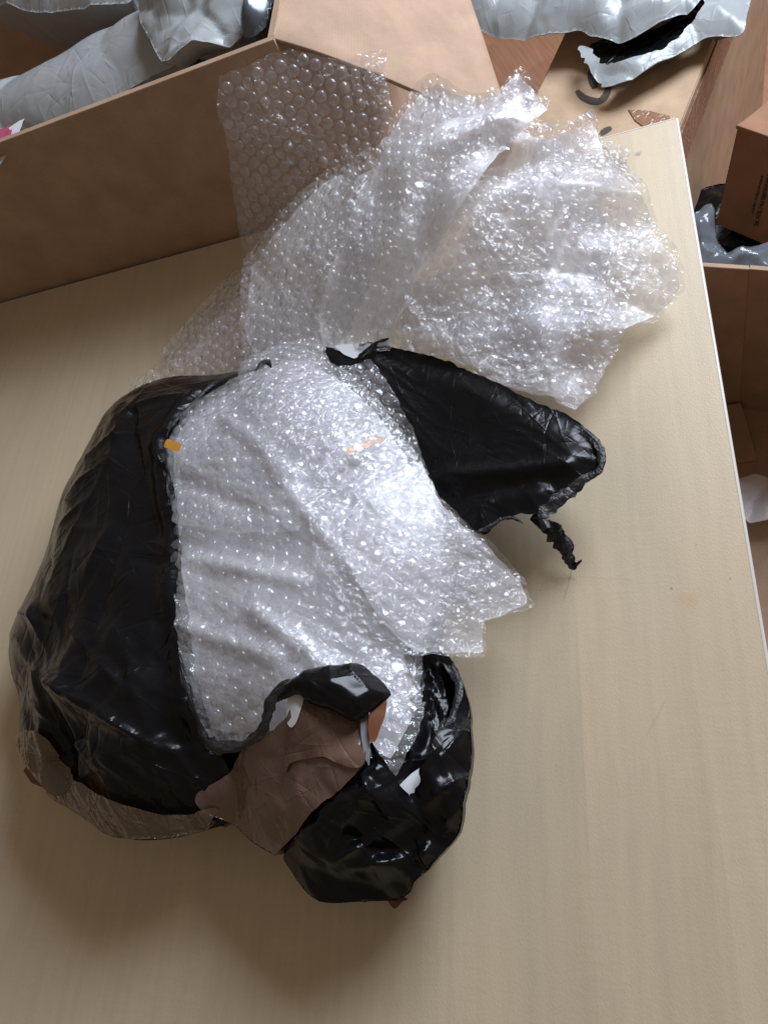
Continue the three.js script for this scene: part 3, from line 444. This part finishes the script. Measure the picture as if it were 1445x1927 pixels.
const rib = (a, h, w) => pairs(a).map(([x, z], i) => { const p = hit(x, z, h); return [p[0], h(...p), p[1], 0.68 * w[i % w.length]]; });
{
  const h = (x, z) => bagH(x, z) + 0.0125;
  ribbon('torn_edge', rib([338, 1230, 348, 1280, 366, 1335, 380, 1380, 400, 1402, 436, 1408, 470, 1394, 498, 1366, 508, 1330, 520, 1302, 546, 1286, 562, 1292], h, [0.002, 0.0035, 0.0045, 0.006, 0.007, 0.005, 0.005, 0.006, 0.006, 0.005, 0.004, 0.002]), M.blackTorn, bag, 3);
  ribbon('torn_edge', rib([314, 870, 320, 905, 324, 935, 318, 950], h, [0.001, 0.004, 0.0045, 0.001]), M.blackTorn, bag, 5);
  ribbon('torn_edge', rib([500, 690, 440, 708, 400, 724, 370, 750, 345, 775, 322, 802, 314, 822], (x, z) => bagH(x, z) + 0.011, [0.001, 0.002, 0.0022, 0.002, 0.0022, 0.002, 0.001]), M.blackTorn, bag, 7);
  ribbon('torn_edge', rib([850, 1245, 862, 1290, 852, 1345, 832, 1372, 826, 1420, 800, 1452], (x, z) => bagH(x, z) + 0.01, [0.002, 0.004, 0.004, 0.004, 0.003, 0.002]), M.blackTorn, bag, 9);
  ribbon('torn_edge', rib([480, 700, 490, 688, 500, 680, 512, 692], (x, z) => bagH(x, z) + 0.03, [0.001, 0.004, 0.005, 0.001]), M.blackTorn, bag, 11);
}

// ---------------------------------------------------------------- heights of the heap of bubble wrap behind the bag
const curve1 = (k) => (x) => { if (x <= k[0][0]) return k[0][1]; for (let i = 1; i < k.length; i++) if (x <= k[i][0]) { const t = (x - k[i - 1][0]) / (k[i][0] - k[i - 1][0]); return lerp(k[i - 1][1], k[i][1], t); } return k[k.length - 1][1]; };
const heapX = curve1([[-0.58, 0.006], [-0.5, 0.014], [-0.42, 0.036], [-0.34, 0.066], [-0.26, 0.092], [-0.19, 0.118], [-0.13, 0.128], [-0.08, 0.11], [-0.04, 0.078], [-0.01, 0.055], [0.02, 0.028], [0.05, 0.008]]);
const heapZ = curve1([[-0.65, 1], [-0.6, 1], [-0.52, 0.86], [-0.46, 0.7], [-0.42, 0.5], [-0.37, 0.3], [-0.32, 0.2], [-0.28, 0.14], [-0.2, 0.1]]);
const heap0 = (x, z) => heapX(x) * heapZ(z);
const fanKnots = curve1([[-180, 0], [-150, 0], [-127, -0.006], [-112, 0.01], [-95, -0.006], [-80, 0.012], [-62, -0.006], [-44, 0.018], [-36, -0.01], [-24, 0.014], [-12, -0.008], [0, 0.012], [14, -0.006], [26, 0.004], [60, 0], [180, 0]]);
const fan = (x, z) => { const r = Math.hypot(x + 0.24, z + 0.4); return fanKnots(Math.atan2(z + 0.4, x + 0.24) * 57.2958 + 14 * noise(x * 6, z * 6)) * clamp(r / 0.2, 0, 1.2) * sstep(-0.3, -0.36, z); };
const heap = (x, z) => { let s = 2.6 * fan(x, z); for (const [a, b] of [[0, 0], [0.012, 0], [-0.012, 0], [0, 0.012], [0, -0.012]]) s += heap0(x + a, z + b); return s / 5 + 0.005; };
// the bag's far flap, laid over the front of the heap
const tailH = (x, z) => Math.max(0.044 + 0.012 * sstep(-0.15, -0.25, x), heap(x, z) + 0.006);
{
  const out = [608, 658, 640, 660, 672, 668, 690, 655, 712, 642, 731, 636, 735, 652, 790, 664, 850, 684, 920, 714, 1000, 754, 1060, 776, 1092, 800, 1116, 822, 1133, 848, 1136, 880, 1106, 900, 1078, 915, 1046, 944, 1010, 968, 972, 968, 940, 976, 918, 1004, 895, 1004, 850, 960, 800, 900, 760, 860, 700, 820, 640, 760];
  part('torn_flap', patch(loopOf([], onH(out, tailH), { jag: 0.001, seed: 31, gap: 0.003 }), 0.0018, (x, z, d) => { const k = sstep(0, 0.02, d); return tailH(x, z) + 0.004 * k + 0.0005 * tautFold(x, z, 0.5, 48, 7) ** 5 + 0.004 * bump(x, z, -0.17, -0.262, -0.06, -0.258, 0.006) - 0.003 * bump(x, z, -0.15, -0.245, -0.07, -0.25, 0.008) + 0.03 * k * crumple(x, z, 0.07, 33) + 0.08 * sstep(-0.28, -0.24, z) * crumple(x, z, 0.03, 37); }).geo, M.blackFlat, bag);
  const h = (x, z) => tailH(x, z) + 0.004;
  ribbon('torn_edge', rib([1092, 802, 1118, 826, 1132, 855, 1126, 885, 1098, 904, 1070, 925, 1040, 950, 1020, 972, 1030, 995], h, [0.001, 0.003, 0.0045, 0.004, 0.005, 0.007, 0.008, 0.006, 0.005]), M.blackTorn, bag, 21);
  ribbon('torn_edge', pairs([1000, 972, 1024, 984, 1046, 1006, 1062, 1030, 1070, 1052, 1078, 1066, 1095, 1054]).map(([x, z], i) => { const y = [0.024, 0.022, 0.02, 0.018, 0.012, 0.006, 0.012][i], p = onY(x, z, y); return [p.x, y, p.z, [0.003, 0.006, 0.007, 0.006, 0.004, 0.003, 0.001][i]]; }), M.blackTorn, bag, 23);
  ribbon('torn_edge', rib([900, 1000, 925, 990, 940, 978, 965, 975, 985, 985], h, [0.002, 0.003, 0.002, 0.002, 0.001]), M.blackTorn, bag, 25);
  ribbon('torn_edge', rib([676, 672, 692, 660, 712, 644, 732, 637], (x, z) => tailH(x, z) + 0.006, [0.004, 0.005, 0.004, 0.0015]), M.black, bag, 27);
  const l = part('paper_label', patch(loopOf([], onH([628, 651, 660, 647, 704, 645, 690, 660, 668, 676, 648, 668], (x, z) => tailH(x, z) + 0.001), { round: false }), 0.002, (x, z) => tailH(x, z) + 0.0015).geo, M.paper, bag);
  const dots = []; for (let i = 0; i < 8; i++) for (let j = 0; j < 3; j++) if (hash(i, j, 5) > 0.45) { const p = hit(678 + i * 3.2, 647 + j * 3, (x, z) => tailH(x, z) + 0.0025), g = new THREE.BoxGeometry(0.0011 + 0.0008 * hash(i, j, 1), 0.0003, 0.001); g.translate(p[0], tailH(...p) + 0.0042, p[1]); dots.push(g); }
  part('printed_marks', mergeGeometries(dots), M.ink, l);
}

// ================================================================ bubble wrap
const bubbleGeos = [];
for (let k = 0; k < 8; k++) {
  const seg = 10, rr = [1, 0.92, 0.55], zz = [0, 0.6, 0.9], pos = [], idx = [], q = mulberry(k + 40), dent = k < 4 ? 0.07 : 0.2 + 0.25 * (k % 2);
  for (let i = 0; i < 3; i++) for (let j = 0; j < seg; j++) { const a = (j + 0.5 * i) / seg * Math.PI * 2, w = i ? 1 + (q() - 0.5) * 0.25 * dent : 1; pos.push(Math.cos(a) * rr[i] * w, zz[i] * (1 - dent * q() * (i ? 1 : 0)), Math.sin(a) * rr[i] * w); }
  pos.push((q() - 0.5) * 0.4, 1 - dent * q() * 1.3, (q() - 0.5) * 0.4);
  for (let i = 0; i < 2; i++) for (let j = 0; j < seg; j++) { const a = i * seg + j, b = i * seg + (j + 1) % seg; idx.push(a, a + seg, b, b, a + seg, b + seg); }
  for (let j = 0; j < seg; j++) idx.push(2 * seg + j, 3 * seg, 2 * seg + (j + 1) % seg);
  let g = new THREE.BufferGeometry(); g.setAttribute('position', new THREE.Float32BufferAttribute(pos, 3)); g.setIndex(idx); if (k > 6) g = g.toNonIndexed(); g.computeVertexNormals(); bubbleGeos.push(g);
}
const SHEETS = 'layers of loose bubble wrap on the desk';
function bubbles(t, pt, { pitch = 0.0113, r = 0.005, high = 0.0032, turn = 0.3, single = 300, mat = M.bubble, seed = 1, off = 0.0004, jit = 0.42 }) {
  const q = mulberry(seed * 977), all = [], c = Math.cos(turn), s = Math.sin(turn), R = 60, mx = (pt.box[0] + pt.box[2]) / 2, my = (pt.box[1] + pt.box[3]) / 2, f = pt.frame, P = (a, b) => place(f, a, b, pt.at(a, b));
  for (let i = -R; i <= R; i++) for (let j = -R; j <= R; j++) {
    const a = (i + (j & 1) / 2) * pitch, b = j * pitch * 0.866, x = mx + a * c - b * s, y = my + a * s + b * c;
    if (x < pt.box[0] || x > pt.box[2] || y < pt.box[1] || y > pt.box[3] || pt.inside(x, y) < r * 0.85) continue;
    const e = 0.003, p = P(x, y), u = P(x + e, y).sub(P(x - e, y)), v = P(x, y + e).sub(P(x, y - e)), n = u.cross(v).normalize(); if (n.dot(f.n) < 0) n.negate();
    n.x += (q() - 0.5) * jit; n.z += (q() - 0.5) * jit; n.normalize();
    const flat = q() < 0.1 ? 0.35 : 0.8 + 0.3 * q(), m = new THREE.Matrix4().compose(p.addScaledVector(n, off), new THREE.Quaternion().setFromUnitVectors(V(0, 1, 0), n).multiply(new THREE.Quaternion().setFromAxisAngle(V(0, 1, 0), q() * 6.28)), V(r * (0.95 + 0.1 * q()), high * flat, r * (0.95 + 0.1 * q())));
    all.push({ m, k: Math.floor(q() * 8), d: p.distanceTo(camera.position) });
  }
  all.sort((a, b) => a.d - b.d);
  all.slice(0, single).forEach((b) => { const o = part('bubble', bubbleGeos[b.k], mat, t); o.applyMatrix4(b.m); });
  const rest = all.slice(single);
  for (let k = 0; k < 8; k++) {
    const l = rest.filter((b) => b.k === k); if (!l.length) continue;
    const im = new THREE.InstancedMesh(bubbleGeos[k], mat, l.length); l.forEach((b, i) => im.setMatrixAt(i, b.m)); im.name = 'small_bubbles'; im.userData.kind = 'stuff'; im.castShadow = im.receiveShadow = true; t.add(im);
  }
  return all.length;
}
const wrinkle = (x, z, seed, k = 1) => k * (0.1 * crumple(x, z, 0.06, seed) + 0.1 * crumple(x, z, 0.022, seed + 5));
let total = 0;
const shrink = (p, k) => { const cx = p.reduce((a, b) => a + b[0], 0) / p.length, cz = p.reduce((a, b) => a + b[1], 0) / p.length; return p.map(([x, z]) => [cx + (x - cx) * k, cz + (z - cz) * k]); };
function wrapSheet(label, px, h, o = {}) {
  const t = thing('bubble_wrap', label, 'bubble wrap', o.group ?? SHEETS), base = o.hitH ?? h;
  const loop = loopOf([], o.frame ? pairs(px).map(([a, b]) => onFrame(o.frame, a, b)) : onH(px, base), { round: false, jag: o.jag ?? 0.0012, gap: 0.003, seed: o.seed ?? 1 });
  const hh = (x, z, d) => (o.frame ? 0 : h(x, z)) + (o.extra ? o.extra(x, z, d) : 0) + (o.lip ?? 0.002) * Math.exp(-d / 0.007) + (o.fold ?? 0.04) * crumple(x, z, 0.11, (o.seed ?? 1) * 7 + 2) + wrinkle(x, z, (o.seed ?? 1) * 13, o.wr ?? 1), pt = patch(loop, o.step ?? 0.0028, hh, { frame: o.frame ?? LEVEL });
  part('film', pt.geo, o.film ?? M.wrap, t);
  if (o.under) part('folded_layers', patch(loopOf([], o.frame ? pairs(px).map(([a, b]) => onFrame(o.frame, a, b)) : shrink(onH(o.under === true ? px : o.under, base), o.inset ?? 0.9), { round: false, jag: 0.001, gap: 0.004 }), 0.004, (x, z, d) => hh(x, z, d) - wrinkle(x, z, (o.seed ?? 1) * 13, o.wr ?? 1) - (o.depth ?? 0.006), { frame: o.frame ?? LEVEL }).geo, o.milk ?? M.wrapMilk, t);
  total += bubbles(t, pt, { seed: o.seed ?? 1, turn: o.turn ?? 0.3, mat: o.bub ?? M.bubble, single: o.single ?? 200, ...(o.b ?? {}) });
  return t;
}
{
  // clear sheet leaning up against the big carton
  const fa = frameOf(onY(470, 492, 0.02), onZ(412, 140, -0.612), onZ(715, 168, -0.6));
  wrapSheet('clear bubble wrap sheet leaning upright against the big brown box', [412, 140, 440, 132, 475, 118, 500, 108, 545, 104, 590, 118, 640, 128, 690, 128, 712, 140, 716, 172, 728, 215, 740, 252, 735, 300, 690, 350, 610, 400, 560, 470, 500, 500, 468, 496, 455, 440, 435, 320, 420, 220], null,
    { frame: fa, seed: 2, film: M.wrapClear, bub: M.bubbleClear, single: 300, turn: 0.2, wr: 0.7, lip: 0.001, fold: 0.05, b: { high: 0.0044, jit: 0.6 }, extra: (s, t) => -3.5 * Math.max(0, s - 0.9 * t - 0.2) ** 2 + 0.006 * noise(s * 9, t * 9) + 0.008 * tautFold(s, t, 0.35, 9, 4) ** 4 });
  wrapSheet('thin dim bubble wrap corner lying flat towards the big brown box', [470, 498, 430, 520, 395, 560, 345, 615, 302, 658, 300, 676, 330, 690, 470, 690, 560, 640], (x, z) => 0.4 * heap(x, z) + 0.003, { seed: 3, film: M.wrapClear, bub: M.bubbleClear, single: 100, wr: 0.5 });
  wrapSheet('bubble wrap fringe lying along the top of the black bag', [236, 752, 250, 722, 292, 692, 350, 670, 400, 612, 450, 556, 520, 540, 600, 600, 600, 690, 480, 720, 380, 730, 300, 740], (x, z) => 0.75 * heap(x, z) + 0.006, { seed: 4, film: M.wrap, single: 150, turn: 0.7 });
  wrapSheet('bubble wrap sheet with a shiny corner between the leaning sheet and the wide sheet', [664, 284, 680, 318, 676, 345, 700, 360, 720, 420, 690, 560, 640, 660, 580, 690, 490, 700, 452, 640, 458, 560, 464, 498, 500, 448, 545, 392, 610, 330], (x, z) => heap(x, z) + 0.002, { seed: 5, film: M.wrapCrisp, under: true, inset: 0.95, depth: 0.006, turn: 0.9, wr: 1.4 });
  wrapSheet('crumpled bubble wrap bundle buried under the heap of sheets', [640, 340, 740, 262, 790, 215, 850, 200, 960, 205, 1040, 240, 1100, 260, 1150, 340, 1190, 420, 1220, 500, 1160, 610, 1060, 745, 850, 680, 700, 655, 560, 655, 500, 600, 540, 480], (x, z) => heap(x, z) - 0.003, { seed: 16, under: true, inset: 0.84, depth: 0.006, fold: 0.04, single: 100, wr: 1.4, turn: 1 });
  wrapSheet('wide milky bubble wrap sheet standing up in the middle of the heap', [736, 244, 760, 205, 788, 168, 822, 150, 858, 172, 900, 182, 948, 166, 985, 138, 1000, 172, 1042, 208, 1010, 240, 960, 285, 905, 350, 850, 430, 790, 520, 745, 610, 735, 660, 600, 665, 592, 600, 640, 440, 690, 335], (x, z) => heap(x, z) + 0.012, { seed: 6, under: true, inset: 0.96, depth: 0.006, fold: 0.12, turn: 0.55, single: 300, film: M.wrapCrisp, wr: 1.7, lip: 0.005, extra: (x, z) => 0.009 * bump(x, z, -0.06, -0.57, -0.14, -0.46, 0.012) });
  wrapSheet('shiny crumpled bubble wrap sheet spread out to the right over the desk', [1010, 262, 1062, 240, 1098, 226, 1120, 216, 1130, 262, 1146, 300, 1182, 332, 1226, 392, 1246, 450, 1286, 512, 1290, 546, 1230, 590, 1186, 622, 1146, 690, 1120, 738, 1082, 776, 1000, 752, 920, 712, 850, 684, 740, 662, 735, 600, 760, 545, 840, 450, 930, 345], (x, z) => heap(x, z) + 0.003, { seed: 7, milk: M.wrapHaze, under: true, inset: 0.955, depth: 0.007, turn: 0.15, single: 300, film: M.wrapCrisp, wr: 2.3, fold: 0.26, extra: (x, z, d) => 0.006 * bump(x, z, -0.062, -0.53, -0.07, -0.33, 0.012) + 0.008 * noise(x * 14, z * 14) * sstep(0, 0.04, d) });
  wrapSheet('folded bubble wrap corner on top of the shiny crumpled sheet', [756, 534, 800, 536, 870, 528, 940, 540, 985, 600, 1030, 680, 1050, 755, 990, 742, 900, 702, 850, 640, 800, 620, 770, 580], (x, z) => heap(x, z) + 0.017, { seed: 8, turn: 1.1, single: 150, film: M.wrapCrisp, wr: 2, fold: 0.25, lip: 0.006, extra: (x, z, d) => 0.004 * sstep(0, 0.03, d) });
  wrapSheet('tiny clear scrap of bubble wrap beyond the shiny crumpled sheet', [1118, 268, 1150, 272, 1188, 284, 1178, 312, 1166, 350, 1150, 352, 1130, 320], (x, z) => 0.004, { seed: 9, film: M.wrapClear, bub: M.bubbleClear, single: 40, wr: 0.5 });
}
{
  // the wrapped contents in the bag's opening
  const h = (x, z) => bagH(x, z) - 0.001;
  const folds = [[510, 880, 640, 1050, 3.5], [640, 1050, 790, 1235, 3.5], [360, 1050, 560, 1090, 4], [420, 780, 560, 900, 4], [560, 900, 700, 960, -3], [350, 1180, 520, 1240, 4], [480, 1150, 660, 1290, 4], [330, 900, 470, 960, -3]].map(([a, b, c, d, k]) => { const p = onY(a, b, 0.1), q = onY(c, d, 0.1); return [p.x, p.z, q.x, q.z, k / 1000]; });
  const longFolds = (x, z) => folds.reduce((m, [a, b, c, d, k]) => m + k * bump(x, z, a, b, c, d, 0.006), 0);
  const G = 'bubble wrap layers in the black bag';
  wrapSheet('rounded bubble wrapped bundle filling the black bag', [318, 800, 350, 756, 400, 722, 470, 698, 560, 672, 640, 690, 720, 760, 780, 850, 830, 950, 852, 1050, 848, 1150, 800, 1236, 792, 1300, 798, 1345, 780, 1400, 745, 1465, 700, 1425, 600, 1410, 520, 1402, 440, 1408, 384, 1396, 352, 1290, 330, 1150, 318, 1000, 306, 880], h, { seed: 11, fold: 0.03, group: G, under: true, inset: 0.93, depth: 0.007, turn: 0.4, single: 300, wr: 0.6, film: M.wrapSoft, bub: M.bubbleSoft, b: { high: 0.0024 }, extra: (x, z, d) => 0.004 * fbm(x * 12, z * 12, 2) + longFolds(x, z) });
  const lo = (x, z) => bagH(x, z) + 0.0045;
  wrapSheet('bubble wrap layer tucked low in the black bag with a straight taut edge', [330, 1120, 380, 1108, 450, 1106, 540, 1128, 640, 1172, 720, 1210, 780, 1244, 792, 1300, 786, 1345, 760, 1380, 735, 1380, 700, 1320, 640, 1270, 560, 1290, 520, 1340, 480, 1392, 400, 1396, 372, 1350, 345, 1250], lo, { seed: 12, fold: 0.03, group: G, single: 200, turn: 0.8, wr: 0.7, film: M.wrapSoft, bub: M.bubbleSoft, b: { high: 0.0024 }, extra: (x, z, d) => 0.002 * Math.exp(-d / 0.006) + longFolds(x, z) });
  wrapSheet('bubble wrap layer with a curled lower edge high in the black bag', [322, 812, 370, 752, 430, 718, 520, 690, 600, 680, 640, 760, 652, 840, 600, 960, 555, 994, 500, 1003, 420, 1000, 326, 984, 314, 900], (x, z) => bagH(x, z) + 0.0055, { seed: 13, fold: 0.03, group: G, single: 200, turn: 0.15, wr: 0.7, film: M.wrapSoft, bub: M.bubbleSoft, b: { high: 0.0026 }, lip: 0, extra: (x, z, d) => 0.001 * Math.exp(-d / 0.008) + longFolds(x, z) });
  // long sheet that hangs out of the bag over its right side
  const drape = curve1([[-0.14, 0.012], [-0.09, 0.022], [-0.04, 0.042], [0, 0.066], [0.04, 0.092], [0.08, 0.108], [0.12, 0.114]]);
  const out = (x, z) => Math.max(drape(bagField(x, z)[0]), tailH(x, z) + 0.008 - 0.05 * sstep(-0.27, -0.2, z)) + 0.002;
  wrapSheet('clear bubble wrap sheet hanging out of the black bag with a bright fold', [640, 690, 672, 692, 706, 688, 722, 708, 742, 742, 775, 800, 800, 880, 832, 940, 880, 985, 932, 1030, 986, 1086, 1004, 1138, 985, 1150, 950, 1156, 916, 1172, 916, 1238, 832, 1237, 762, 1232, 700, 1190, 640, 1130, 590, 1040, 580, 960, 600, 880, 650, 830, 650, 760], out, { seed: 14, group: G, film: M.wrap, under: [790, 860, 828, 945, 876, 992, 928, 1038, 978, 1090, 990, 1130, 950, 1148, 905, 1165, 900, 1225, 770, 1222, 700, 1150, 640, 1040, 660, 940, 740, 885], inset: 1, depth: 0.006, milk: M.wrapHaze, lip: 0.001, single: 300, turn: 0.62, wr: 1.2, extra: (x, z, d) => 0.009 * bump(x, z, -0.215, -0.38, -0.1, -0.2, 0.012) });
  wrapSheet('bubble wrap tongue running from the heap down onto the bundle in the bag', [470, 560, 560, 560, 592, 604, 618, 670, 648, 745, 650, 800, 648, 834, 600, 850, 520, 830, 470, 770, 450, 700, 440, 640], (x, z) => Math.max(bagH(x, z) + 0.013, heap(x, z) + 0.013), { seed: 15, group: G, single: 200, turn: 0.5, wr: 1 });
  const a = thing('amber_tape_strip', 'amber tape strip showing through the clear hanging bubble wrap', 'tape');
  part('tape', patch(loopOf(onH([642, 838, 716, 812, 720, 824, 644, 850], (x, z) => bagH(x, z) + 0.012), [], { round: false }), 0.003, (x, z) => bagH(x, z) + 0.0065).geo, M.amber, a);
}
console.log('bubbles', total);
renderer.render(scene, camera);
